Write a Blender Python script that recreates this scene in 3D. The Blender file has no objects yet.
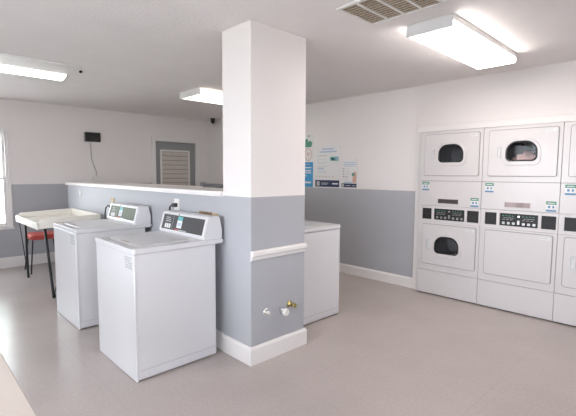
import bpy, bmesh, math, random
from mathutils import Vector, Matrix
random.seed(7)
S = bpy.context.scene
COL = S.collection
PI = math.pi

# ------------------------------------------------------------------ materials
def mat(name, col, rough=0.5, metal=0.0, var=0.0, vscale=6.0, bump=0.0, bscale=120.0, spec=0.5, coat=0.0):
    m = bpy.data.materials.new(name); m.use_nodes = True
    nt = m.node_tree; b = nt.nodes['Principled BSDF']
    c = (*col, 1.0)
    b.inputs['Base Color'].default_value = c
    b.inputs['Roughness'].default_value = rough
    b.inputs['Metallic'].default_value = metal
    b.inputs['Specular IOR Level'].default_value = spec
    b.inputs['Coat Weight'].default_value = coat
    tc = nt.nodes.new('ShaderNodeTexCoord')
    if var > 0:
        n = nt.nodes.new('ShaderNodeTexNoise'); n.inputs['Scale'].default_value = vscale
        n.inputs['Detail'].default_value = 4
        r = nt.nodes.new('ShaderNodeValToRGB')
        r.color_ramp.elements[0].position = 0.3; r.color_ramp.elements[1].position = 0.7
        r.color_ramp.elements[0].color = (*[x * (1 - var) for x in col], 1)
        r.color_ramp.elements[1].color = (*[min(1, x * (1 + var)) for x in col], 1)
        nt.links.new(tc.outputs['Object'], n.inputs['Vector'])
        nt.links.new(n.outputs['Fac'], r.inputs['Fac'])
        nt.links.new(r.outputs['Color'], b.inputs['Base Color'])
    if bump > 0:
        n2 = nt.nodes.new('ShaderNodeTexNoise'); n2.inputs['Scale'].default_value = bscale
        n2.inputs['Detail'].default_value = 3
        bp = nt.nodes.new('ShaderNodeBump'); bp.inputs['Strength'].default_value = bump
        bp.inputs['Distance'].default_value = 0.004
        nt.links.new(tc.outputs['Object'], n2.inputs['Vector'])
        nt.links.new(n2.outputs['Fac'], bp.inputs['Height'])
        nt.links.new(bp.outputs['Normal'], b.inputs['Normal'])
    return m

def emit(name, col, strength):
    m = bpy.data.materials.new(name); m.use_nodes = True
    nt = m.node_tree; nt.nodes.remove(nt.nodes['Principled BSDF'])
    e = nt.nodes.new('ShaderNodeEmission')
    e.inputs['Color'].default_value = (*col, 1); e.inputs['Strength'].default_value = strength
    nt.links.new(e.outputs[0], nt.nodes['Material Output'].inputs['Surface'])
    return m

def glass(name, tint=(1, 1, 1), refl=0.07, rough=0.02, fres=.5):
    m = bpy.data.materials.new(name); m.use_nodes = True
    nt = m.node_tree; nt.nodes.remove(nt.nodes['Principled BSDF'])
    t = nt.nodes.new('ShaderNodeBsdfTransparent'); t.inputs['Color'].default_value = (*tint, 1)
    g = nt.nodes.new('ShaderNodeBsdfGlossy'); g.inputs['Roughness'].default_value = rough
    mx = nt.nodes.new('ShaderNodeMixShader')
    fr = nt.nodes.new('ShaderNodeLayerWeight'); fr.inputs['Blend'].default_value = 0.25
    mm = nt.nodes.new('ShaderNodeMath'); mm.operation = 'ADD'; mm.inputs[1].default_value = refl
    mm.use_clamp = True
    ml = nt.nodes.new('ShaderNodeMath'); ml.operation = 'MULTIPLY'; ml.inputs[1].default_value = fres
    nt.links.new(fr.outputs['Fresnel'], ml.inputs[0]); nt.links.new(ml.outputs[0], mm.inputs[0])
    nt.links.new(mm.outputs[0], mx.inputs[0])
    nt.links.new(t.outputs[0], mx.inputs[1]); nt.links.new(g.outputs[0], mx.inputs[2])
    nt.links.new(mx.outputs[0], nt.nodes['Material Output'].inputs['Surface'])
    return m

def floor_mat():
    m = mat('floor_vinyl', (0.46, 0.405, 0.385), 0.2, 0, 0.05, 1.6, 0.04, 60, spec=.32)
    nt = m.node_tree; b = nt.nodes['Principled BSDF']
    ramp = [n for n in nt.nodes if n.type == 'VALTORGB'][0]
    tc = [n for n in nt.nodes if n.type == 'TEX_COORD'][0]
    # fine speckle
    sp = nt.nodes.new('ShaderNodeTexNoise'); sp.inputs['Scale'].default_value = 55; sp.inputs['Detail'].default_value = 5
    rs = nt.nodes.new('ShaderNodeValToRGB')
    rs.color_ramp.elements[0].position = .35; rs.color_ramp.elements[0].color = (.93, .925, .92, 1)
    rs.color_ramp.elements[1].position = .65; rs.color_ramp.elements[1].color = (1, 1, 1, 1)
    nt.links.new(tc.outputs['Object'], sp.inputs['Vector']); nt.links.new(sp.outputs['Fac'], rs.inputs['Fac'])
    mx = nt.nodes.new('ShaderNodeMix'); mx.data_type = 'RGBA'; mx.blend_type = 'MULTIPLY'; mx.inputs[0].default_value = 1
    nt.links.new(ramp.outputs['Color'], mx.inputs[6]); nt.links.new(rs.outputs['Color'], mx.inputs[7])
    # faint seams of the vinyl tiles
    br = nt.nodes.new('ShaderNodeTexBrick'); br.offset = 0.0
    br.inputs['Color1'].default_value = (1, 1, 1, 1); br.inputs['Color2'].default_value = (.985, .985, .985, 1)
    br.inputs['Mortar'].default_value = (.91, .90, .89, 1)
    br.inputs['Scale'].default_value = 1.0; br.inputs['Mortar Size'].default_value = .0022
    br.inputs['Brick Width'].default_value = .914; br.inputs['Row Height'].default_value = .914
    nt.links.new(tc.outputs['Object'], br.inputs['Vector'])
    m2 = nt.nodes.new('ShaderNodeMix'); m2.data_type = 'RGBA'; m2.blend_type = 'MULTIPLY'; m2.inputs[0].default_value = .75
    nt.links.new(mx.outputs[2], m2.inputs[6]); nt.links.new(br.outputs['Color'], m2.inputs[7])
    nt.links.new(m2.outputs[2], b.inputs['Base Color'])
    return m

M = dict(
    white_wall=mat('wall_white', (.70, .655, .64), .6, 0, .012, 1.2, .10, 160),
    grey_wall=mat('wall_grey', (.37, .37, .39), .5, 0, .015, 1.2, .08, 160),
    ceiling=mat('ceiling_texture', (.80, .765, .755), .9, 0, .02, 3, .7, 55),
    floor=floor_mat(),
    trim=mat('trim_white', (.70, .665, .65), .35, 0, .01, 3),
    enamel=mat('white_enamel', (.60, .588, .60), .28, 0, .006, 2, coat=.15),
    enamel_d=mat('dryer_enamel', (.58, .55, .55), .3, 0, .006, 2, coat=.1),
    seam=mat('seam_and_shade', (.27, .25, .245), .7),  # grey for joints and for the painted shade line around dryer doors
    gasket=mat('grey_gasket', (.42, .39, .385), .6),
    black=mat('black_plastic', (.010, .010, .011), .5, 0, .1, 20),
    dark=mat('dark_panel', (.02, .019, .02), .45, 0, .1, 30, spec=.3),
    console=mat('console_charcoal', (.05, .047, .049), .45, 0, .05, 30, spec=.3),
    olive=mat('console_olive', (.115, .13, .09), .5, 0, .08, 30, spec=.2),
    steel=mat('brushed_steel', (.55, .54, .53), .28, 1, .05, 40),
    chrome=mat('chrome', (.8, .8, .8), .12, 1, .02, 10),
    drum=mat('drum_steel', (.46, .455, .46), .35, .35, .1, 12),
    plate=mat('nameplate_steel', (.32, .25, .245), .5, .5, .3, 9),
    plate_dark=mat('nameplate_dark', (.07, .058, .055), .3, .2, .3, 25),
    darkglass=glass('dryer_door_glass', (.80, .80, .81), .006, .03, .05),
    winglass=glass('window_glass', (.97, .985, .98), .03, .01),
    red=mat('red_vinyl', (.42, .055, .04), .45, 0, .08, 12),
    wire=mat('black_steel', (.012, .012, .013), .4, .3, .1, 20),
    table=mat('table_laminate', (.74, .70, .63), .4, 0, .015, 4),
    cream=mat('cream_laminate', (.58, .505, .455), .4, 0, .02, 5),
    door=mat('door_grey', (.255, .26, .26), .5, 0, .02, 4),
    louver=mat('louver_tan', (.52, .46, .41), .55, 0, .05, 8),
    brass=mat('brass', (.42, .33, .13), .3, .9, .1, 15),
    tan=mat('tan_plate', (.48, .35, .20), .5, 0, .1, 12),
    brown=mat('brown_wood', (.20, .125, .075), .6, 0, .2, 20),
    filter=mat('vent_filter', (.27, .21, .14), .9, 0, .5, 60, .6, 90),
    fixture=mat('fixture_white', (.72, .71, .69), .4, 0, .01, 4),
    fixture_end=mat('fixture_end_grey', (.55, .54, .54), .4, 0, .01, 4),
    lens=emit('lens_lit', (1.0, .93, .88), 8.8),
    lens_warm=emit('lens_lit_warm', (1.0, .93, .78), 2.0),
    lens_cool=emit('lens_lit_cool', (1.0, .98, .95), 3.4),
    paper=mat('paper_white', (.66, .65, .64), .6, 0, .01, 5),
    blue=mat('print_blue', (.05, .28, .52), .5, 0, .03, 9),
    lblue=mat('print_light_blue', (.38, .45, .58), .5, 0, .03, 9),
    sticker_blue=mat('sticker_blue', (.10, .22, .36), .5, 0, .05, 9),
    navy=mat('print_navy', (.02, .028, .075), .5, 0, .05, 9),
    pgrey=mat('print_grey', (.42, .42, .43), .5, 0, .03, 9),
    pblack=mat('print_black', (.04, .04, .05), .5, 0, .03, 9),
    green=mat('print_green', (.07, .24, .17), .5, 0, .05, 9),
    teal=mat('print_teal', (.10, .36, .36), .5, 0, .05, 9),
    skin=mat('print_skin', (.55, .33, .26), .5, 0, .05, 9),
    pred=mat('print_red', (.50, .08, .07), .5, 0, .05, 9),
    ivory=mat('ivory_plate', (.66, .64, .60), .4, 0, .01, 9),
    laundry=mat('laundry_pink', (.85, .58, .53), .9, 0, .08, 14, .5, 40),
    indicator=emit('indicator_light', (1, 1, 1), 1.2),
    bark=mat('bark', (.10, .07, .05), .9, 0, .2, 9),
    leaf=mat('leaf', (.12, .22, .08), .7, 0, .25, 3),
    lawn=mat('outside_ground', (.58, .57, .53), .9, 0, .08, 1.5),
    tray=mat('dark_grey_cloth', (.10, .10, .105), .8, 0, .2, 30),
)

# ------------------------------------------------------------------ mesh builder
class MB:
    def __init__(self):
        self.bm = bmesh.new(); self.mats = []; self.cur = 0
    def m(self, material):
        if material not in self.mats: self.mats.append(material)
        self.cur = self.mats.index(material); return self
    def face(self, vs, smooth=False):
        try:
            f = self.bm.faces.new(vs); f.material_index = self.cur; f.smooth = smooth; return f
        except ValueError: return None
    def box(self, x0, x1, y0, y1, z0, z1):
        v = [self.bm.verts.new(p) for p in ((x0,y0,z0),(x1,y0,z0),(x1,y1,z0),(x0,y1,z0),(x0,y0,z1),(x1,y0,z1),(x1,y1,z1),(x0,y1,z1))]
        for q in ((3,2,1,0),(4,5,6,7),(0,1,5,4),(1,2,6,5),(2,3,7,6),(3,0,4,7)): self.face([v[i] for i in q])
        return self
    def prism(self, poly, axis, a0, a1, smooth=False):
        """poly: 2-D outline; axis 'x': (y,z), 'y': (x,z), 'z': (x,y)"""
        def P(p, a): return {'x': (a, p[0], p[1]), 'y': (p[0], a, p[1]), 'z': (p[0], p[1], a)}[axis]
        A = [self.bm.verts.new(P(p, a0)) for p in poly]; B = [self.bm.verts.new(P(p, a1)) for p in poly]
        n = len(poly)
        for i in range(n): self.face([A[i], A[(i+1)%n], B[(i+1)%n], B[i]], smooth)
        self.face(A[::-1]); self.face(B); return self
    def frame(self, outer, inner, axis, a0, a1, smooth=False):
        """plate with one hole: outline and hole with the same number of points"""
        def P(p, a): return {'x': (a, p[0], p[1]), 'y': (p[0], a, p[1]), 'z': (p[0], p[1], a)}[axis]
        n = len(outer)
        R = [[self.bm.verts.new(P(p, a)) for p in L] for L, a in ((outer,a0),(outer,a1),(inner,a1),(inner,a0))]
        for k in range(4):
            a, b = R[k], R[(k+1)%4]
            for i in range(n): self.face([a[i], a[(i+1)%n], b[(i+1)%n], b[i]], smooth and k in (0, 2))
        return self
    def tube(self, pts, r, seg=8, caps=True):
        pts = [Vector(p) for p in pts]; rings = []
        rr = r if isinstance(r, (list, tuple)) else [r]*len(pts)
        up = None
        for i, p in enumerate(pts):
            t = ((pts[min(i+1, len(pts)-1)] - pts[max(i-1, 0)])).normalized()
            if up is None:
                up = Vector((0,0,1)) if abs(t.z) < .9 else Vector((1,0,0))
            a = (up - t*up.dot(t)).normalized(); up = a; b = t.cross(a)
            rings.append([self.bm.verts.new(p + rr[i]*(math.cos(2*PI*k/seg)*a + math.sin(2*PI*k/seg)*b)) for k in range(seg)])
        for A, B in zip(rings, rings[1:]):
            for k in range(seg): self.face([A[k], A[(k+1)%seg], B[(k+1)%seg], B[k]], True)
        if caps: self.face(rings[0][::-1]); self.face(rings[-1])
        return self
    def lathe(self, prof, origin=(0,0,0), axis='z', seg=24):
        """prof: list of (radius, height) revolved about the axis"""
        o = Vector(origin); rings = []
        for r, h in prof:
            ring = []
            for k in range(seg):
                c, s = r*math.cos(2*PI*k/seg), r*math.sin(2*PI*k/seg)
                q = {'z': (c, s, h), 'x': (h, c, s), 'y': (s, h, c)}[axis]
                ring.append(self.bm.verts.new(o + Vector(q)))
            rings.append(ring)
        for A, B in zip(rings, rings[1:]):
            for k in range(seg): self.face([A[k], A[(k+1)%seg], B[(k+1)%seg], B[k]], True)
        self.face(rings[0][::-1]); self.face(rings[-1]); return self
    def build(self, name, parent=None, loc=(0,0,0), bevel=0.0, seg=2):
        bmesh.ops.remove_doubles(self.bm, verts=self.bm.verts, dist=1e-6)
        bmesh.ops.recalc_face_normals(self.bm, faces=self.bm.faces)
        me = bpy.data.meshes.new(name); self.bm.to_mesh(me); self.bm.free()
        for x in self.mats: me.materials.append(M[x])
        o = bpy.data.objects.new(name, me); COL.objects.link(o); o.location = loc
        if parent is not None: o.parent = parent
        if bevel:
            b = o.modifiers.new('bevel', 'BEVEL'); b.width = bevel; b.segments = seg; b.limit_method = 'ANGLE'
            b.angle_limit = math.radians(40)
        return o

def mb(material): return MB().m(material)
def tag(o, label=None, cat=None, group=None, kind='thing'):
    if label: o['label'] = label
    if cat: o['category'] = cat
    if group: o['group'] = group
    o['kind'] = kind; return o
def struct(o, label=None):
    o['kind'] = 'structure'
    if label: o['label'] = label
    return o
def root(name, loc, label, cat, group=None, rz=0):
    o = bpy.data.objects.new(name, None); COL.objects.link(o); o.location = loc; o.rotation_euler.z = rz
    o.empty_display_size = .1
    return tag(o, label, cat, group)

def rrect(x0, x1, z0, z1, r, n=5):
    pts = []
    rs = r if isinstance(r, (list, tuple)) else [r]*4   # bottom-right, top-right, top-left, bottom-left
    for (cx, cz, a0, rad) in ((x1, z0, -90, rs[0]), (x1, z1, 0, rs[1]), (x0, z1, 90, rs[2]), (x0, z0, 180, rs[3])):
        sx = -1 if cx == x1 else 1; sz = -1 if cz == z1 else 1
        for k in range(n+1):
            a = math.radians(a0 + 90*k/n)
            pts.append((cx + sx*rad + rad*math.cos(a), cz + sz*rad + rad*math.sin(a)))
    return pts

# ------------------------------------------------------------------ dimensions
CZ = 2.452                    # ceiling
XB, XF = -7.10, 1.70          # far wall, wall behind the camera
YR, YL = 4.53, -2.70          # dryer wall, wall with the unseen windows
G = 1.225                     # height of the grey paint

# ------------------------------------------------------------------ room shell
struct(mb('floor').box(XB-.1, XF+.1, YL-.1, YR+.9, -.1, 0).build('floor'))
struct(mb('ceiling').box(XB-.1, XF+.1, YL-.1, YR+.9, CZ, CZ+.1).build('ceiling'))

def band(b, x0, x1, y0, y1, z0, z1, g=G):
    """wall piece, grey below g and white above"""
    if z0 < g: b.m('grey_wall').box(x0, x1, y0, y1, z0, min(g, z1))
    if z1 > g: b.m('white_wall').box(x0, x1, y0, y1, max(g, z0), z1)

DX0, DX1, DZ = -2.40, -.235, 1.895        # opening for the dryers
b = MB()
band(b, XB-.1, DX0, YR, YR+.1, 0, CZ, 1.20)
band(b, DX0, DX1, YR, YR+.1, DZ, CZ, 1.20)
band(b, DX1, XF+.1, YR, YR+.1, 0, CZ, 1.20)
b.m('white_wall').box(DX0-.1, DX0, YR+.1, YR+.9, 0, CZ); b.box(DX1, DX1+.1, YR+.1, YR+.9, 0, CZ)
b.box(DX0-.1, DX1+.1, YR+.8, YR+.9, 0, CZ)
struct(b.build('wall_right'))

WY0, WY1, WZ0, WZ1 = .27, 1.17, .60, 2.02  # far window opening
RY0, RY1, RZ = 3.42, 4.32, 2.02            # far door opening
b = MB()
band(b, XB-.14, XB, YL-.1, WY0, 0, CZ); band(b, XB-.14, XB, WY0, WY1, 0, WZ0); band(b, XB-.14, XB, WY0, WY1, WZ1, CZ)
band(b, XB-.14, XB, WY1, RY0, 0, CZ); band(b, XB-.14, XB, RY0, RY1, RZ, CZ); band(b, XB-.14, XB, RY1, YR+.1, 0, CZ)
struct(b.build('wall_back'))

UNSEEN_WINS = [(-3.6, -2.0), (-1.3, 1.5)]  # unseen windows, added and sized for daylight on the washer fronts
b = MB(); xs = [XB-.1] + [v for w in UNSEEN_WINS for v in w] + [XF+.1]
for i in range(0, len(xs), 2): band(b, xs[i], xs[i+1], YL-.14, YL, 0, CZ)
for x0, x1 in UNSEEN_WINS:
    band(b, x0, x1, YL-.14, YL, 0, .65); band(b, x0, x1, YL-.14, YL, 2.2, CZ)
struct(b.build('wall_left'))
UNSEEN_FW = [(-1.1, .3)]  # unseen window behind the camera, added to light pillar and washer sides
b = MB(); ys = [YL] + [v for w in UNSEEN_FW for v in w] + [YR+.1]
for i in range(0, len(ys), 2): band(b, XF, XF+.14, ys[i], ys[i+1], 0, CZ)
for y0, y1 in UNSEEN_FW: band(b, XF, XF+.14, y0, y1, 0, .65); band(b, XF, XF+.14, y0, y1, 2.2, CZ)
struct(b.build('wall_front'))

# windows: one in the far wall, the others unseen and added for daylight
def sash_x(bb, x, y0, y1, z0, z1, w=.035, d=.04):
    bb.box(x-d/2, x+d/2, y0, y0+w, z0, z1); bb.box(x-d/2, x+d/2, y1-w, y1, z0, z1)
    bb.box(x-d/2, x+d/2, y0+w, y1-w, z0, z0+w); bb.box(x-d/2, x+d/2, y0+w, y1-w, z1-w, z1)
w = bpy.data.objects.new('window_1', None); COL.objects.link(w); struct(w, 'white double hung window in the far wall')
b = mb('trim'); sash_x(b, XB-.06, WY0, WY1, WZ0, WZ1, .025, .12); b.build('window_frame', w)
zm = 1.31
b = mb('trim'); sash_x(b, XB-.085, WY0+.025, WY1-.025, zm-.02, WZ1-.025); b.build('upper_sash', w)
b = mb('trim'); sash_x(b, XB-.04, WY0+.025, WY1-.025, WZ0+.025, zm+.02); b.build('lower_sash', w)
mb('winglass').box(XB-.087, XB-.083, WY0+.06, WY1-.06, zm+.015, WZ1-.06).build('upper_pane', w)
mb('winglass').box(XB-.042, XB-.038, WY0+.06, WY1-.06, WZ0+.06, zm-.015).build('lower_pane', w)
b = mb('trim'); b.box(XB, XB+.015, WY1, WY1+.03, WZ0-.03, WZ1+.03); b.box(XB, XB+.015, WY0-.03, WY0, WZ0-.03, WZ1+.03)
b.box(XB, XB+.015, WY0, WY1, WZ1, WZ1+.03); b.build('casing', w)
mb('trim').box(XB, XB+.035, WY0-.04, WY1+.04, WZ0-.03, WZ0).build('sill', w, bevel=.004)
for i, (x0, x1) in enumerate(UNSEEN_WINS):
    w = bpy.data.objects.new('window_%d' % (i+2), None); COL.objects.link(w); struct(w)
    b = mb('trim')
    for a0, a1 in ((x0, x0+.05), (x1-.05, x1), ((x0+x1)/2-.025, (x0+x1)/2+.025)): b.box(a0, a1, YL-.11, YL-.03, .65, 2.2)
    b.box(x0, x1, YL-.11, YL-.03, .65, .70); b.box(x0, x1, YL-.11, YL-.03, 2.15, 2.2); b.build('window_frame', w)
    mb('winglass').box(x0+.05, x1-.05, YL-.072, YL-.068, .70, 2.15).build('pane', w)

for i, (y0, y1) in enumerate(UNSEEN_FW):
    w = bpy.data.objects.new('window_%d' % (i+4), None); COL.objects.link(w); struct(w)
    b = mb('trim')
    for a0, a1 in ((y0, y0+.05), (y1-.05, y1), ((y0+y1)/2-.025, (y0+y1)/2+.025)): b.box(XF+.03, XF+.11, a0, a1, .65, 2.2)
    b.box(XF+.03, XF+.11, y0, y1, .65, .70); b.box(XF+.03, XF+.11, y0, y1, 2.15, 2.2); b.build('window_frame', w)
    mb('winglass').box(XF+.068, XF+.072, y0+.05, y1-.05, .70, 2.15).build('pane', w)

# far door with louvre
d = bpy.data.objects.new('door_1', None); COL.objects.link(d); struct(d, 'grey door with a tan louvred panel in the far wall')
mb('door').box(XB-.07, XB-.03, RY0+.03, RY1-.03, .01, RZ-.03).build('door_leaf', d)
b = mb('trim'); b.box(XB-.12, XB+.015, RY0-.05, RY0+.03, 0, RZ+.05); b.box(XB-.12, XB+.015, RY1-.03, RY1+.05, 0, RZ+.05)
b.box(XB-.12, XB+.015, RY0+.03, RY1-.03, RZ-.03, RZ+.05); b.build('door_frame', d, bevel=.004)
b = mb('trim'); ly0, ly1, lz0, lz1 = 3.55, 4.16, .35, 1.84
b.frame([(ly0,lz0),(ly1,lz0),(ly1,lz1),(ly0,lz1)], [(ly0+.03,lz0+.03),(ly1-.03,lz0+.03),(ly1-.03,lz1-.03),(ly0+.03,lz1-.03)], 'x', XB-.03, XB-.008)
b.build('louver_frame', d)
b = mb('louver'); n = 17
for k in range(n):
    z = lz0 + .03 + (lz1-lz0-.06)*(k+.5)/n; h = (lz1-lz0-.06)/n*.42
    b.prism([(XB-.028, z+h), (XB-.022, z+h), (XB-.008, z-h), (XB-.014, z-h)], 'y', ly0+.03, ly1-.03)
b.build('louver_slats', d)

# pillar and half wall with ledge
PX0, PX1, PY0, PY1 = -2.59, -2.25, 1.80, 2.355
b = MB(); band(b, PX0, PX1, PY0, PY1, 0, CZ, 1.232); struct(b.build('pillar', bevel=.004), 'square two tone pillar at the end of the half wall')
LX0 = -6.55
struct(mb('grey_wall').box(LX0, PX0, PY0+.005, PY1-.005, 0, 1.222).build('wall_half'), 'grey half wall running from the pillar toward the far wall')
struct(mb('trim').box(LX0-.02, PX0, PY0-.025, PY1+.02, 1.222, 1.263).build('trim_1', bevel=.005), 'white ledge capping the half wall')
# rail across the pillar
struct(mb('trim').prism([(PX1, .772), (PX1+.014, .778), (PX1+.018, .80), (PX1+.032, .812), (PX1+.032, .838), (PX1+.026, .845), (PX1, .845)], 'y', PY0-.004, PY1-.002).build('trim_2'), 'white wooden rail across the pillar')

def base_x(b, x0, x1, y, s, h=.125, t=.014):   # baseboard along x, on the side s of y
    pr = [(y, 0), (y+s*t, 0), (y+s*t, h-.02), (y+s*t*.4, h), (y, h)]
    b.prism(pr, 'x', x0, x1)
def sweep(b, path, prof):
    # profile of (outward offset, height) along a plan path, mitred at the corners; outward is to the right of travel
    n = len(path); rings = []
    for i, p in enumerate(path):
        p = Vector(p); d0 = (p - Vector(path[i-1])).normalized() if i else None
        d1 = (Vector(path[i+1]) - p).normalized() if i < n-1 else None
        n0 = Vector((d0.y, -d0.x)) if d0 else None; n1 = Vector((d1.y, -d1.x)) if d1 else None
        if n0 is None: off = n1
        elif n1 is None: off = n0
        else: off = (n0+n1) / (1 + n0.dot(n1))
        rings.append([b.bm.verts.new((p.x+off.x*o, p.y+off.y*o, h)) for o, h in prof])
    k = len(prof)
    for A, B in zip(rings, rings[1:]):
        for j in range(k): b.face([A[j], A[(j+1)%k], B[(j+1)%k], B[j]])
    b.face(rings[0][::-1]); b.face(rings[-1])
def base_y(b, y0, y1, x, s, h=.125, t=.014):
    pr = [(x, 0), (x+s*t, 0), (x+s*t, h-.02), (x+s*t*.4, h), (x, h)]
    b.prism(pr, 'y', y0, y1)
b = mb('trim'); base_x(b, XB, -2.46, YR, -1, .128, .016); base_x(b, DX1+.09, XF, YR, -1); struct(b.build('baseboard_right'))
b = mb('trim'); base_y(b, YL, RY0-.05, XB, 1, .155, .016); base_y(b, RY1+.05, YR-.02, XB, 1, .155, .016); struct(b.build('baseboard_back'))
b = mb('trim'); base_x(b, XB, XF, YL, 1); struct(b.build('baseboard_left'))
b = mb('trim'); sweep(b, [(PX0, PY0), (PX1, PY0), (PX1, PY1), (PX0, PY1)], [(0, 0), (.018, 0), (.018, .116), (.008, .134), (0, .134)])
struct(b.build('baseboard_pillar'))
b = mb('trim'); base_x(b, LX0, PX0, PY0+.005, -1, .14); base_x(b, LX0, PX0, PY1-.005, 1, .14); struct(b.build('baseboard_half'))

# surround of the dryers
struct(mb('trim').box(-2.458, -2.380, 4.495, YR, 0, DZ+.002).build('trim_3', bevel=.003))
struct(mb('trim').box(-2.458, -.17, 4.495, YR, DZ+.002, 1.965).build('trim_4', bevel=.003))
struct(mb('trim').box(-.25, -.17, 4.495, YR, 0, DZ+.002).build('trim_5', bevel=.003))

# ------------------------------------------------------------------ washers
def washer(loc, label, rz=0, panel='console', group='top loading washers'):
    """local frame: front at y=0, back at y=.70, x from 0 to W"""
    W = .695; D = .635; r = root('washing_machine', loc, label, 'washing machine', group, rz)
    mb('enamel').box(.006, W-.006, .012, D, .010, .868).build('body', r, bevel=.008)
    # front panel, slightly proud of the sides
    mb('enamel').box(.002, W-.002, 0, .018, .003, .868).build('front_panel', r, bevel=.006)
    # kick strip with its screws on both sides
    for x0, x1 in ((0.0035, .0062), (W-.0062, W-.0035)):
        k_ = mb('enamel').box(x0, x1, .03, D-.01, .022, .072).build('kick_strip', r)
        kb = mb('gasket'); kb.box(x0+.0002, x1-.0002, .03, D-.01, .072, .0755)
        kb.build('strip_seam', k_)
        for yy in (.09, .33, .56): mb('steel').box(x0-.0006, x1+.0006, yy-.005, yy+.005, .042, .052).build('screw', k_)
    for x in (.06, W-.06):
        for y in (.06, D-.06):
            mb('black').lathe([(.024, 0), (.024, .012), (.012, .014), (.012, .03)], (x, y, 0), 'z', 12).build('foot', r)
    # deck: a rim with rounded front, a sunk lid
    y1 = .684
    out = rrect(-.004, W+.004, -.008, y1, [.02, .004, .004, .02], 4)
    inn = rrect(.085, W-.085, .055, .475, [.03]*4, 4)
    b = mb('enamel'); b.frame(out, inn, 'z', .872, .906); b.box(.08, W-.08, .05, .48, .872, .880)
    b.build('top_deck', r, bevel=.006)
    mb('gasket').box(.004, W-.004, .006, D, .867, .873).build('deck_seam', r)
    o = mb('enamel').prism(rrect(.095, W-.095, .065, .465, .024, 4), 'z', .881, .909).build('lid', r, bevel=.006)
    mb('gasket').prism(rrect(W/2-.07, W/2+.07, .072, .098, .012, 4), 'z', .9085, .9105).build('lid_grip', o)
    # console
    prof = [(.530, .905), (.530, .925), (.570, 1.066), (.584, 1.078), (.668, 1.078), (.690, .985), (.690, .905)]
    c = mb('enamel').prism(prof, 'x', 0, W).build('control_console', r, bevel=.005)
    # panel lies on the sloped face: frame of local u (x) and v (up the slope)
    a = Vector((0, .530, .925)); e = Vector((0, .570, 1.066)); v = (e-a).normalized(); nrm = Vector((0, -v.z, v.y)); L = (e-a).length
    def q(bb, x0, x1, v0, v1, t0, t1):
        vs = []
        for t in (t0, t1):
            for x, vv in ((x0, v0), (x1, v0), (x1, v1), (x0, v1)):
                p = a + v*vv + nrm*t; vs.append(bb.bm.verts.new((x, p.y, p.z)))
        for f in ((3,2,1,0),(4,5,6,7),(0,1,5,4),(1,2,6,5),(2,3,7,6),(3,0,4,7)): bb.face([vs[i] for i in f])
    b = mb('enamel')
    for (x0, x1, v0, v1) in ((.004, W-.004, -.006, .010), (.004, W-.004, L-.010, L+.004), (.004, .026, .010, L-.010), (W-.026, W-.004, .010, L-.010)):
        q(b, x0, x1, v0, v1, -.003, .008)
    b.build('panel_frame', c, bevel=.002)
    b = mb(panel); q(b, .026, W-.026, .010, L-.010, -.002, .003); pn = b.build('control_panel', c)
    b = mb('paper')
    for k in range(3): q(b, .075+.034*k, .100+.034*k, .022, .058, .003, .0038)
    b.m('pgrey')
    for k in range(3): q(b, .075, .165-.01*k, .075+.016*k, .080+.016*k, .003, .0036)
    q(b, .195, .197, .022, L-.022, .003, .0036); b.build('program_symbols', pn)
    b = mb('teal'); q(b, .270, .345, .095, .128, .003, .0045); b.m('paper'); q(b, .270, .345, .034, .095, .003, .0045)
    b.m('lblue'); q(b, .285, .330, .052, .078, .0045, .005); b.build('sticker', pn)
    b = mb('pred'); q(b, .25, .30, .013, .024, .003, .0045)
    b.m('pgrey'); q(b, .305, .43, .015, .021, .003, .0045); b.build('red_print', pn)
    b = mb('black'); q(b, W*.40, W*.40+.012, L-.008, L+.001, .008, .011); b.build('lock_button', c)
    # printed notice on the front, upper corner
    b = mb('pgrey')
    for k, row in enumerate((((.545,.575),(.585,.62),(.63,.655)), ((.55,.60),(.61,.64)), ((.56,.58),(.60,.665)), ((.565,.61),(.625,.66)), ((.555,.59),(.60,.63),(.64,.665)))):
        for u0, u1 in row: b.box(u0, u1, -.0028, .0006, .836-.017*k, .845-.017*k)
    b.build('printed_notice', r)
    # hose clips at the back end of the deck
    mb('enamel').box(.0, W, .684, .700, .876, .900).build('rear_lip', r, bevel=.003)
    return r

washer((-3.258, 1.079, 0), 'nearest white washing machine in front of the half wall, beside the pillar')
washer((-4.500, 1.095, 0), 'white washing machine with olive control panel, between the table and another washer', panel='olive')
washer((-2.500, 3.125, 0), 'white washing machine half hidden behind the pillar, facing the dryers', rz=PI)

# ------------------------------------------------------------------ stacked dryers
DW, DPITCH, FY = .704, .707, 4.438

def dloop(cx, cz, w, h, n=10):
    """window outline: broad arch above, small corners below; 4*(n+1) points"""
    return rrect(cx-w/2, cx+w/2, cz-h/2, cz+h/2, [h*.24, h*.54, h*.54, h*.24], n)

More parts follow.
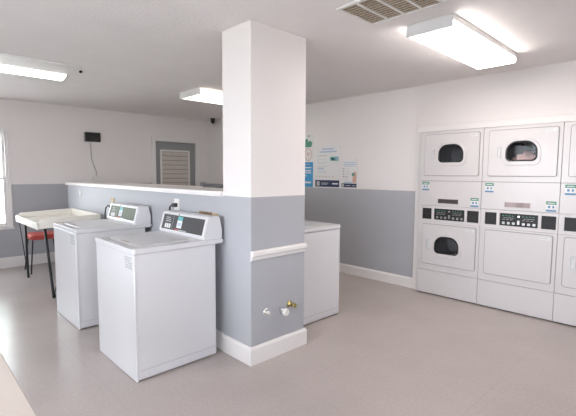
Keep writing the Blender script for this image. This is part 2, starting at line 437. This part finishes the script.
def dryer_door(r, x0, x1, z0, z1, window, glassy=True):
    dn = 10
    d = None
    out = rrect(x0, x1, z0, z1, .018, dn)
    if window:
        cx, cz, w, h = window
        hole = dloop(cx, cz, w, h, dn)
        d = mb('enamel_d').frame(out, hole, 'y', -.010, .004).build('door', r, bevel=.002)
        mb('enamel_d').frame(dloop(cx, cz-.004, w+.055, h+.06, dn), dloop(cx, cz, w-.004, h-.004, dn), 'y', -.019, -.009).build('window_bezel', d, bevel=.004)
        mb('black').frame(dloop(cx, cz, w-.002, h-.002, dn), dloop(cx, cz, w-.034, h-.034, dn), 'y', -.012, -.004).build('window_gasket', d, bevel=.001)
        mb('darkglass').prism(dloop(cx, cz, w-.028, h-.028, dn), 'y', -.009, -.006).build('window_glass', d)
    else:
        d = mb('enamel_d').prism(out, 'y', -.010, .004).build('door', r, bevel=.002)
    # shade around the door, put into the colour of a strip in the gap
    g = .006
    mb('seam').frame(rrect(x0-g, x1+g, z0-g, z1+g, .018+g, dn), rrect(x0-.0005, x1+.0005, z0-.0005, z1+.0005, .0185, dn), 'y', -.002, .004).build('door_shade_line', d)
    return d

def dryer(x, label, lower_window=True, upper_laundry=False, lower_handle=True):
    r = root('stacked_dryer', (x, FY, 0), label, 'dryer', 'stacked dryers built into the wall')
    W = DW; n = 10
    ucx, ucz, uw, uh = .352+.012, 1.636, .288, .205
    lcx, lcz, lw, lh = .352, .600, .288, .205
    holes = {'upper': (ucx, ucz, uw, uh), 'lower': (lcx, lcz, lw, lh) if lower_window else None}
    # cabinets: shells, their fronts cut where a drum opens
    def cabinet(name, z0, z1, hole):
        b = mb('enamel_d')
        if hole:
            o = rrect(0, W, z0, z1, .004, n); b.frame(o, dloop(*hole, n), 'y', 0, .02)
            b.box(0, .012, .02, .70, z0, z1); b.box(W-.012, W, .02, .70, z0, z1)
            b.box(.012, W-.012, .02, .70, z0, z0+.012); b.box(.012, W-.012, .02, .70, z1-.012, z1)
            b.box(.012, W-.012, .69, .70, z0+.012, z1-.012)
        else: b.box(0, W, 0, .70, z0, z1)
        return b.build(name, r, bevel=.003)
    cabinet('upper_cabinet', 1.332, 1.888, holes['upper'])
    cabinet('lower_cabinet', .290, .850, holes['lower'])
    mb('enamel_d').box(0, W, 0, .70, 1.046, 1.328).build('middle_panel', r, bevel=.003)
    mb('enamel_d').box(0, W, 0, .70, .013, .286).build('kick_panel', r, bevel=.003)
    mb('black').box(.02, W-.02, .03, .68, 0, .013).build('base_shade', r)  # black strip standing in for the thin shadow under the kick panel
    mb('seam').box(.004, W-.004, .010, .05, .284, .292).build('seam_strip', r)
    mb('seam').box(.004, W-.004, .010, .05, 1.326, 1.334).build('seam_strip', r)
    # drums
    for key, h in holes.items():
        if not h: continue
        cx, cz = h[0], h[1]; R = .235
        b = mb('drum'); seg = 36; y0, y1 = .022, .52
        A = [b.bm.verts.new((cx+R*math.cos(2*PI*k/seg), y0, cz-.01+R*math.sin(2*PI*k/seg))) for k in range(seg)]
        B = [b.bm.verts.new((cx+R*math.cos(2*PI*k/seg), y1, cz-.01+R*math.sin(2*PI*k/seg))) for k in range(seg)]
        for k in range(seg): b.face([A[k], B[k], B[(k+1)%seg], A[(k+1)%seg]], True)
        b.face(B)
        dr = b.build('drum', r)
        b = mb('drum')
        for k in range(4):
            a = PI/4 + k*PI/2 + .2; c, s = math.cos(a), math.sin(a); t = Vector((-s, 0, c)); o = Vector((cx, 0, cz-.01))
            P = [o + Vector((c, 0, s))*R*.998 + t*.04, o + Vector((c, 0, s))*R*.70 + t*.012, o + Vector((c, 0, s))*R*.70 - t*.012, o + Vector((c, 0, s))*R*.998 - t*.04]
            b.prism([(p.x, p.z) for p in P], 'y', .05, .51)
        b.build('drum_baffle', dr)
    # doors
    dx0, dx1 = .058, .668
    up = dryer_door(r, dx0, dx1, 1.392, 1.852, holes['upper'])
    lo = dryer_door(r, dx0, dx1, .366, .826, holes['lower'])
    def handle(d, cx, cz, h=.115, w=.036):
        o = mb('enamel').frame(rrect(cx-w/2, cx+w/2, cz-h/2, cz+h/2, .008, 4), rrect(cx-w/2+.008, cx+w/2-.008, cz-h/2+.010, cz+h/2-.010, .005, 4), 'y', -.022, -.009)
        o = o.build('door_handle', d, bevel=.002)
        mb('enamel').box(cx-w/2+.008, cx+w/2-.008, -.0125, -.0095, cz-h/2+.01, cz+h/2-.01).build('grip_recess', d)
    handle(up, .160, 1.630)
    if lower_handle: handle(lo, .132, .594, .125, .046 if not lower_window else .036)
    for d, z in ((up, 1.822), (lo, .795)):
        mb('paper').box(.558, .655, -.0112, -.0098, z-.016, z+.016).build('door_label', d)
        b = mb('pgrey'); b.box(.567, .630, -.0118, -.0111, z-.003, z+.003)
        b.frame([(.558, z-.016), (.655, z-.016), (.655, z+.016), (.558, z+.016)], [(.5595, z-.0145), (.6535, z-.0145), (.6535, z+.0145), (.5595, z+.0145)], 'y', -.0118, -.0111)
        b.build('label_print', d)
    # control strip: a frame with three openings, dark panels in them
    z0, z1 = .852, 1.044
    P = [(.045, .160), (.190, .538), (.565, .688)]
    b = mb('enamel_d'); zi0, zi1 = .886, 1.014
    xs = [0] + [v for p in P for v in p] + [W]
    for i in range(0, len(xs), 2): b.box(xs[i], xs[i+1], 0, .05, z0, z1)
    for x0, x1 in P: b.box(x0, x1, 0, .05, z0, zi0); b.box(x0, x1, 0, .05, zi1, z1)
    cs = b.build('control_strip', r)
    for i, (x0, x1) in enumerate(P):
        mb('dark' if i != 1 else 'black').box(x0, x1, .012, .05, zi0, zi1).build('control_panel' if i == 1 else 'coin_box_door', cs)
    # two keypads and coin slots inside the middle opening
    x0, x1 = P[1]; xm = (x0+x1)/2
    for s, (a0, a1) in enumerate(((x0+.012, xm-.022), (xm+.022, x1-.012))):
        wd = (a1-a0)/3
        for k in range(3): mb('steel').box(a0+wd*k+.012, a0+wd*(k+1)-.010, .004, .013, zi0+.016, zi0+.040).build('key', cs, bevel=.002)
        b = mb('green')
        for k in range(4): b.box(a0+.01+.030*k, a0+.026+.030*k, .010, .0125, zi1-.030, zi1-.022)
        b.m('pgrey')
        for k in range(3): b.box(a0+.012+.036*k, a0+.036+.036*k, .010, .0125, zi0+.062, zi0+.066)
        b.box(a0+.02, a1-.02, .010, .0125, zi0+.080, zi0+.083)
        b.build('display', cs)
    mb('steel').box(xm-.010, xm+.010, .006, .013, zi0+.02, zi0+.06).build('coin_slot', cs)
    b = mb('indicator' if upper_laundry else 'pgrey').lathe([(.008, .002), (.010, .013)], (xm, 0, zi1-.028), 'y', 12); b.build('indicator_lamp', cs)
    # nameplate and stickers
    pm = 'plate' if not lower_window else 'plate_dark'
    np_ = mb('enamel_d').frame([(.228, 1.072), (.470, 1.072), (.470, 1.132), (.228, 1.132)], [(.234, 1.078), (.464, 1.078), (.464, 1.126), (.234, 1.126)], 'y', -.006, .001).build('nameplate', r)
    mb(pm).box(.234, .464, -.003, .001, 1.078, 1.126).build('badge', np_)
    for cx, cz in ((.078, 1.268), (.640, 1.106)):
        s = mb('paper').box(cx-.042, cx+.042, -.0016, .0005, cz-.048, cz+.048).build('sticker', r)
        b = mb('green'); b.box(cx-.042, cx+.042, -.0024, -.0015, cz+.018, cz+.048)
        b.m('sticker_blue'); b.box(cx-.042, cx+.042, -.0024, -.0015, cz-.048, cz-.030)
        b.m('paper'); b.box(cx-.030, cx+.030, -.0030, -.0023, cz+.028, cz+.036)
        b.m('sticker_blue'); b.box(cx-.026, cx-.006, -.0024, -.0015, cz-.016, cz+.006); b.box(cx+.010, cx+.026, -.0024, -.0015, cz-.016, cz+.006)
        b.build('sticker_print', s)
    return r

dryer(-2.373, 'white stacked dryer beside the grey wall, dark windows in both doors')
dryer(-2.373+DPITCH, 'white stacked dryer whose lower door has no window, pale laundry behind its upper window', lower_window=False, upper_laundry=True, lower_handle=False)
dryer(-2.373+2*DPITCH, 'white stacked dryer cut off by the picture edge, pale handle on its solid lower door', lower_window=False)

# laundry seen through the upper window of the middle dryer
b = mb('laundry'); cx, cy, cz = -2.373+DPITCH+.364, FY+.178, 1.398
bmesh.ops.create_icosphere(b.bm, subdivisions=4, radius=1)
for v in b.bm.verts:
    d = v.co.normalized(); k = 1 + .10*math.sin(7*d.x+1)*math.cos(5*d.y) + .06*math.sin(13*d.x+9*d.z)
    p = Vector((d.x*.150*k, d.y*.150*k, max(d.z, -.30)*.160*k)); v.co = p
for f in b.bm.faces: f.smooth = True; f.material_index = 0
o = b.build('laundry_bundle', None, (cx, cy, cz+.075)); tag(o, 'pale pink laundry behind the upper window of the middle dryer', 'laundry')

# ------------------------------------------------------------------ white folding table with raised lips
t = root('folding_table', (-6.20, 1.09, 0), 'long white laundry folding table with raised lips and black legs', 'table')
TX, TY = 1.10, .665
mb('table').box(0, TX, 0, TY, .778, .820).build('tabletop', t, bevel=.004)
b = mb('table')
for x in (0, TX-.022):                                         # end lips, chamfered toward the front
    b.prism([(.0, .815), (.0, .842), (.045, .880), (TY, .905), (TY, .815)], 'x', x, x+.022)
b.box(.022, TX-.022, TY-.022, TY, .815, .905); b.build('raised_lip', t, bevel=.004)
mb('table').box(0.0, TX, -.012, .012, .768, .848).build('front_lip', t, bevel=.005)
for sx, x, fx in ((-1, .06, -.01), (1, TX-.06, TX+.10)):
    for sy, y in ((1, .10), (-1, TY-.12)):
        foot = (fx, y, .012)
        g = mb('wire').tube([(x, y-.02*sy, .778), (fx, y, .02), (fx, y, .006)], .014, 10)
        r1 = (x+.01*sx, y-.085*sy, .778) if sx < 0 else (x, y+.24*sy, .778)
        m1 = [r1[i]*.06 + foot[i]*.94 for i in range(3)]
        g.tube([r1, m1, (fx+(r1[0]-x)*.05, y+(r1[1]-y)*.08, .016), foot], .0055, 8)
        lg = g.build('leg', t)
        mb('wire').box(x-.045, x+.045, y-.05, y+.05, .771, .778).build('mounting_plate', lg)

# red stool beneath the table
s = root('stool', (-6.60, 1.47, 0), 'red padded stool with black tube legs behind the white table', 'stool')
mb('red').prism(rrect(-.19, .19, -.19, .21, .05, 5), 'z', .465, .535).build('seat', s, bevel=.02, seg=3)
for sx in (-1, 1):
    for sy in (-1, 1):
        mb('wire').tube([(0.02*sx, .13*sy, .457), (.10*sx, .15*sy, .457), (.135*sx, .16*sy, .445), (.148*sx, .165*sy, .415), (.185*sx, .205*sy, 0)], .009, 8).build('leg', s)

# cream table at the camera
t = root('work_table', (-2.55, -.42, 0), 'cream topped table edge in the near corner of the picture', 'table')
mb('cream').box(0, 1.95, 0, .658, .715, .750).build('tabletop', t, bevel=.004)
for x in (.08, 1.87):
    for y in (.08, .575): mb('wire').box(x-.02, x+.02, y-.02, y+.02, 0, .715).build('leg', t)

# ------------------------------------------------------------------ things on the walls
# black box with its cord
t = root('wall_box', (XB, 2.35, 1.91), 'black rectangular box on the far wall with a cord hanging below', 'wall box')
mb('black').box(0, .05, -.12, .12, 0, .15).build('casing', t, bevel=.006)
mb('dark').box(.05, .053, -.105, .105, .015, .135).build('face_panel', t)
mb('pgrey').tube([(.012, -.03, .004), (.012, -.03, -.12), (.012, -.02, -.30), (.012, .015, -.40), (.012, .05, -.50), (.012, .03, -.60), (.012, .02, -.66)], .006, 6).build('cord', t)
mb('ivory').box(0, .028, -.02, .07, -.68, -.56).build('plug', t, bevel=.005)

def outlet(x, z, label, plate='ivory', cord=None, w=.075, h=.118, dz=0):
    t = root('wall_outlet', (x, PY0+.006, z), label, 'outlet', 'outlets on the half wall')
    p = mb(plate).box(-w/2, w/2, -.007, 0, -h/2, h/2).build('cover_plate', t, bevel=.002)
    b = mb('ivory' if plate != 'ivory' else 'paper')
    for s in (-1, 1): b.prism(rrect(-.017, .017, s*.024-.014, s*.024+.014, .008, 4), 'y', -.010, -.006)
    b.build('socket', t)
    if cord:
        mb('black').prism(rrect(-.022, .022, -.045+dz, -.010+dz, .008, 4), 'y', -.042, -.009).build('plug', t)
        mb('black').tube(cord, .0075, 8).build('cord', t)
    return t
outlet(-5.99, 1.118, 'small white outlet high on the half wall above the folding table', h=.085, w=.065)
outlet(-4.83, 1.040, 'tan outlet with black cord behind the washer with olive panel', 'tan',
       [(0, -.036, -.03), (-.05, -.040, -.02), (-.11, -.042, -.05), (-.15, -.040, -.12), (-.16, -.035, -.22), (-.16, -.03, -.6)], .11, .14)
outlet(-3.315, 1.108, 'white outlet with black plug behind the nearest washer', 'ivory',
       [(0, -.036, .01), (-.03, -.040, .006), (-.06, -.040, -.012), (-.075, -.038, -.09), (-.08, -.03, -.5)], .085, .13, .036)
t = root('water_supply_box', (-2.80, PY0+.006, 1.03), 'tan and brown supply box behind the console of the nearest washer', 'supply box')
mb('tan').box(-.13, .13, -.012, 0, -.10, .056).build('cover_plate', t, bevel=.002)
mb('brown').box(-.11, .06, -.022, -.012, -.08, .062).build('inner_box', t)
# dark flat cloth on the ledge
o = mb('tray').prism(rrect(-.17, .17, -.075, .075, .015, 4), 'z', 0, .024).build('folded_cloth', None, (-3.37, 2.285, 1.2635), bevel=.006)
tag(o, 'dark grey folded cloth lying on the white ledge beside the pillar', 'cloth')
# dome camera in the corner
t = root('security_camera', (-6.68, 4.42, CZ), 'small black dome camera on the ceiling in the far corner', 'camera')
mb('black').lathe([(.044, -.030), (.046, -.02), (.046, 0)], (0,0,0), 'z', 20).build('mount', t)
mb('black').lathe([(.004, -.105), (.018, -.098), (.033, -.078), (.041, -.052), (.041, -.030)], (0,0,0), 'z', 20).build('dome', t)

# valves on the pillar
t = root('drain_valve', (PX1-.001, 2.145, .350), 'white knob and brass fitting low on the pillar', 'valve')
mb('ivory').lathe([(.012, -.002), (.014, .03), (.027, .034), (.030, .045), (.029, .062), (.022, .068)], (0, -.045, -.01), 'x', 16).build('knob', t)
mb('brass').lathe([(.026, 0), (.026, .006), (.013, .008), (.013, .05), (.018, .052), (.018, .068), (.012, .07)], (0, .04, .025), 'x', 14).build('brass_fitting', t)
mb('chrome').tube([(.004, -.07, .015), (.03, -.06, .012), (.036, -.02, -.005), (.02, 0, -.015)], .007, 8).build('supply_tube', t)
t = root('pipe_stub', (PX1-.001, 1.945, .365), 'small capped pipe stub low on the pillar', 'pipe')
mb('chrome').lathe([(.030, 0), (.030, .004), (.024, .008), (.014, .009)], (0,0,0), 'x', 18).build('escutcheon', t)
mb('ivory').lathe([(.013, .004), (.013, .03), (.011, .034)], (0,0,0), 'x', 14).build('cap', t)

# posters on the dryer wall: thin boards, print as shapes on their face
def poster(x0, x1, z0, z1, label):
    r = root('poster', (x0, YR+.001, z0), label, 'poster', 'laundry notices on the dryer wall')
    mb('paper').box(0, x1-x0, -.006, 0, 0, z1-z0).build('sheet', r)
    return r
def bars(b, items, y0=-.0072, y1=-.0058):
    for (m_, x0, x1, z0, z1) in items: b.m(m_).box(x0, x1, y0, y1, z0, z1)
r = poster(-4.62, -4.160, 1.205, 2.010, 'tall blue and white poster partly hidden by the pillar')
b = MB(); bars(b, [('blue', 0, .46, 0, .375)]); b.build('blue_panel', r)
b = MB(); bars(b, [('paper', .06, .425, .285, .30), ('paper', .06, .42, .235, .255), ('paper', .06, .425, .205, .22), ('paper', .06, .33, .16, .175), ('paper', .30, .42, .055, .08), ('lblue', .04, .40, .335, .345)], -.008, -.007); b.build('lettering', r)
b = mb('green'); b.prism([(.25,.60),(.42,.60),(.44,.66),(.40,.70),(.36,.68),(.34,.73),(.26,.71)], 'y', -.0072, -.0058); b.m('pgrey').box(.34, .40, -.0072, -.0058, .75, .78); b.build('leaf_print', r)
b = mb('skin'); ring = [(.36+.075*math.cos(a*PI/8)*(1+.12*math.sin(3*a)), .49+.095*math.sin(a*PI/8)) for a in range(16)]
b.frame(ring, [(.36+(x-.36)*.84, .49+(z-.49)*.87) for x, z in ring], 'y', -.0072, -.0058)
b.m('pred').tube([(.33, -.0065, .47), (.35, -.0065, .52), (.37, -.0065, .47), (.385, -.0065, .52)], .004, 6); b.build('hand_outline', r)

r = poster(-4.123, -3.645, 1.208, 1.812, 'white notice with light blue heading and navy footer, middle of three posters')
b = MB(); bars(b, [('lblue', .14, .36, .545, .566), ('lblue', .09, .415, .505, .526), ('pgrey', .05, .24, .455, .466)]); b.build('heading', r)
b = MB(); bars(b, [('pgrey', .06, .22, .40, .406), ('lblue', .05, .25, .365, .370), ('pgrey', .06, .20, .345, .350), ('pgrey', .05, .24, .30, .305), ('lblue', .06, .18, .265, .285), ('pgrey', .06, .22, .24, .245), ('pgrey', .05, .23, .215, .22)] +
               []); b.build('lettering', r)
for k in range(6): b = MB(); bars(b, [('skin' if k % 2 else 'pgrey', .03+.062*k, .05+.062*k, .145, .165)]); b.build('icon', r)
b = MB(); bars(b, [('teal', .30, .45, .385, .44), ('paper', .33, .38, .395, .425)], -.0078, -.0058); b.m('lblue').box(.40, .44, -.0084, -.0077, .40, .425); b.build('picture', r)
b = MB(); bars(b, [('navy', .012, .478-.008, .006, .104)]); b.m('pgrey').box(.04, .10, -.0078, -.0071, .02, .085); b.m('paper').box(.13, .27, -.0078, -.0071, .058, .064); b.box(.13, .25, -.0078, -.0071, .04, .045); b.box(.34, .45, -.0078, -.0071, .046, .064); b.build('footer', r)

r = poster(-3.622, -3.342, 1.212, 1.618, 'smallest white notice with black bullets, third from the pillar')
b = MB(); bars(b, [('lblue', .05, .25, .345, .356), ('lblue', .04, .26, .318, .330), ('lblue', .05, .24, .295, .304)]); b.build('heading', r)
b = MB(); bars(b, [('pblack' if k % 2 else 'navy', .03, .055, .258-.036*k, .266-.036*k) for k in range(4)] + [('pgrey', .07, .15, .258-.036*k, .263-.036*k) for k in range(4)] + [('pblack', .07, .11, .145, .152), ('skin', .04, .14, .11, .114)]); b.build('bullet_list', r)
b = mb('skin'); b.prism([(.20,.07),(.265,.07),(.27,.20),(.24,.23),(.21,.21),(.205,.15)], 'y', -.0072, -.0058); b.m('green').box(.19, .235, -.0080, -.0058, .165, .205); b.m('lblue').box(.05, .19, -.0072, -.0058, .065, .085); b.build('picture', r)
b = MB(); bars(b, [('navy', .01, .272, .006, .060)]); b.m('paper').box(.08, .17, -.0078, -.0071, .028, .034); b.box(.20, .25, -.0078, -.0071, .028, .034); b.m('pgrey').box(.02, .055, -.0078, -.0071, .014, .05); b.build('footer', r)

# ------------------------------------------------------------------ ceiling
# vent grille
t = root('ceiling_vent', (-1.455, 2.272, CZ), 'ceiling vent grille with dusty filter behind four openings', 'vent')
vx, vy = .268, .200
mb('fixture').frame([(-vx,-vy),(vx,-vy),(vx,vy),(-vx,vy)], [(-vx+.022,-vy+.022),(vx-.022,-vy+.022),(vx-.022,vy-.022),(-vx+.022,vy-.022)], 'z', -.010, 0).build('frame', t, bevel=.003)
b = mb('fixture')
for k in (1, 2, 3):
    x = -vx+.022 + (2*vx-.044)*k/4; b.box(x-.007, x+.007, -vy+.022, vy-.022, -.010, -.001)
b.build('divider_bars', t)
mb('filter').box(-vx+.02, vx-.02, -vy+.02, vy-.02, -.0025, -.0005).build('filter', t)
b = mb('louver')
for k in range(11):
    y = -vy+.022 + (2*vy-.044)*(k+.5)/11; b.box(-vx+.022, vx-.022, y-.001, y+.001, -.0055, -.0025)
b.build('fins', t)

# box fixture over the dryers aisle
t = root('ceiling_light', (-1.395, 3.285, CZ), 'bright rectangular box light nearest the dryers', 'ceiling light', 'fluorescent ceiling lights')
w, l = .168, .625
mb('fixture').box(-w+.002, w-.002, -l+.01, l-.01, -.040, 0).build('housing', t, bevel=.003)
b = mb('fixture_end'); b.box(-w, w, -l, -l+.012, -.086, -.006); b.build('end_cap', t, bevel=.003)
b = mb('fixture'); b.box(-w, w, l-.012, l, -.086, -.006); b.build('end_cap', t, bevel=.003)
mb('lens').prism([(-w+.004,-.041),(-w+.004,-.072),(-w+.02,-.085),(w-.02,-.085),(w-.004,-.072),(w-.004,-.041)], 'y', -l+.012, l-.012).build('diffuser', t)

# fixture over the half wall
t = root('ceiling_light', (-4.66, 3.36, CZ), 'white box light with warm lens partly hidden by the pillar', 'ceiling light', 'fluorescent ceiling lights')
w, l = .24, .62
mb('fixture').box(-w+.03, w-.03, -l+.01, l-.01, -.020, 0).build('housing', t, bevel=.003)
for s in (-1, 1): mb('fixture').box(-w, w, s*l-.008, s*l+.008, -.080, 0).build('end_cap', t, bevel=.003)
mb('lens_warm').prism([(-w+.004,-.022),(-w+.004,-.055),(-w+.03,-.078),(w-.03,-.078),(w-.004,-.055),(w-.004,-.022)], 'y', -l+.008, l-.008).build('diffuser', t)

# wraparound fixture at the far end
t = root('ceiling_light', (-4.87, .775, CZ), 'long ceiling light on a wide white pan above the washers', 'ceiling light', 'fluorescent ceiling lights')
mb('fixture').prism(rrect(-.47, .47, -.62, .62, .06, 6), 'z', -.020, 0).build('mounting_pan', t, bevel=.004)
prof = [(-.22 + .30*k/12, -.020 - .034*math.sin(PI*k/12)**.7) for k in range(13)]
mb('lens_cool').prism(prof, 'y', -.575, .575, True).build('diffuser', t)
for s in (-1, 1): mb('fixture').prism([(x*1.04, z*1.06 if z < -.021 else z) for x, z in prof], 'y', s*.585-.010, s*.585+.010).build('end_cap', t)
mb('black').lathe([(.012, -.022), (.016, -.014), (.016, 0)], (.28, .655, 0), 'z', 12).build('hook', t)

# ------------------------------------------------------------------ outside
struct(mb('lawn').box(-40, 30, -40, 30, -.30, -.12).build('ground'))
random.seed(3)
for i, (x, y, h, rr) in enumerate(((-13.5, 1.2, 4.2, 1.5), (-15.0, -1.8, 5.2, 1.9))):
    t = root('tree', (x, y, -.12), ('leafy tree beyond the far window' if i == 0 else 'taller leafy tree farther beyond the far window'), 'tree')
    mb('bark').tube([(0,0,0), (.05,0,h*.35), (0,.08,h*.7)], [.16, .12, .06], 10).build('trunk', t)
    b = mb('leaf')
    for k in range(420):
        a, u = random.random()*2*PI, random.uniform(-1, 1); q = random.uniform(.55, 1)**.5; s_ = math.sqrt(1-u*u)
        c = Vector((rr*q*s_*math.cos(a), rr*q*s_*math.sin(a), h*.72 + rr*.85*q*u)); n = Vector((random.gauss(0,1), random.gauss(0,1), random.gauss(0,1))).normalized()
        e = n.orthogonal().normalized(); f = n.cross(e); z = random.uniform(.12, .22)
        b.face([b.bm.verts.new(c + e*z), b.bm.verts.new(c + f*z*.6), b.bm.verts.new(c - e*z), b.bm.verts.new(c - f*z*.6)])
    b.build('crown', t)

# ------------------------------------------------------------------ sky and daylight
wd = bpy.data.worlds.new('sky'); S.world = wd; wd.use_nodes = True
nt = wd.node_tree; bg = nt.nodes['Background']
bg.inputs['Color'].default_value = (.87, .91, 1.0, 1); bg.inputs['Strength'].default_value = 9
def portal(name, loc, rot, sx, sy):
    l = bpy.data.lights.new(name, 'AREA'); l.shape = 'RECTANGLE'; l.size = sx; l.size_y = sy
    l.cycles.is_portal = True
    o = bpy.data.objects.new(name, l); COL.objects.link(o); o.location = loc; o.rotation_euler = rot
for i, (x0, x1) in enumerate(UNSEEN_WINS): portal('daylight_portal', ((x0+x1)/2, YL-.16, 1.425), (PI/2, 0, 0), x1-x0, 1.55)
for y0, y1 in UNSEEN_FW: portal('daylight_portal', (XF+.16, (y0+y1)/2, 1.425), (0, PI/2, 0), 1.55, y1-y0)
portal('daylight_portal', (XB-.16, (WY0+WY1)/2, (WZ0+WZ1)/2), (0, -PI/2, 0), WZ1-WZ0, WY1-WY0)

# ------------------------------------------------------------------ camera
cam = bpy.data.cameras.new('camera'); co = bpy.data.objects.new('camera', cam); COL.objects.link(co)
f, yaw, pit, rol = 405.345, -.804308, .0838939, .005445
cam.sensor_width = 36; cam.lens = f/576*36; cam.clip_start = .02
fw = Vector((math.sin(yaw)*math.cos(pit), math.cos(yaw)*math.cos(pit), -math.sin(pit)))
rt = Vector((math.cos(yaw), -math.sin(yaw), 0)); up = rt.cross(fw)
r2 = math.cos(rol)*rt + math.sin(rol)*up; u2 = -math.sin(rol)*rt + math.cos(rol)*up
co.matrix_world = Matrix(((r2.x, u2.x, -fw.x, 0), (r2.y, u2.y, -fw.y, 0), (r2.z, u2.z, -fw.z, 1.40), (0, 0, 0, 1)))
S.camera = co

vs = S.view_settings
vs.view_transform = 'Standard'; vs.look = 'None'; vs.gamma = 1; vs.use_curve_mapping = False
vs.exposure = 1.05
S.cycles.max_bounces = 10; S.cycles.diffuse_bounces = 6; S.cycles.use_denoising = True
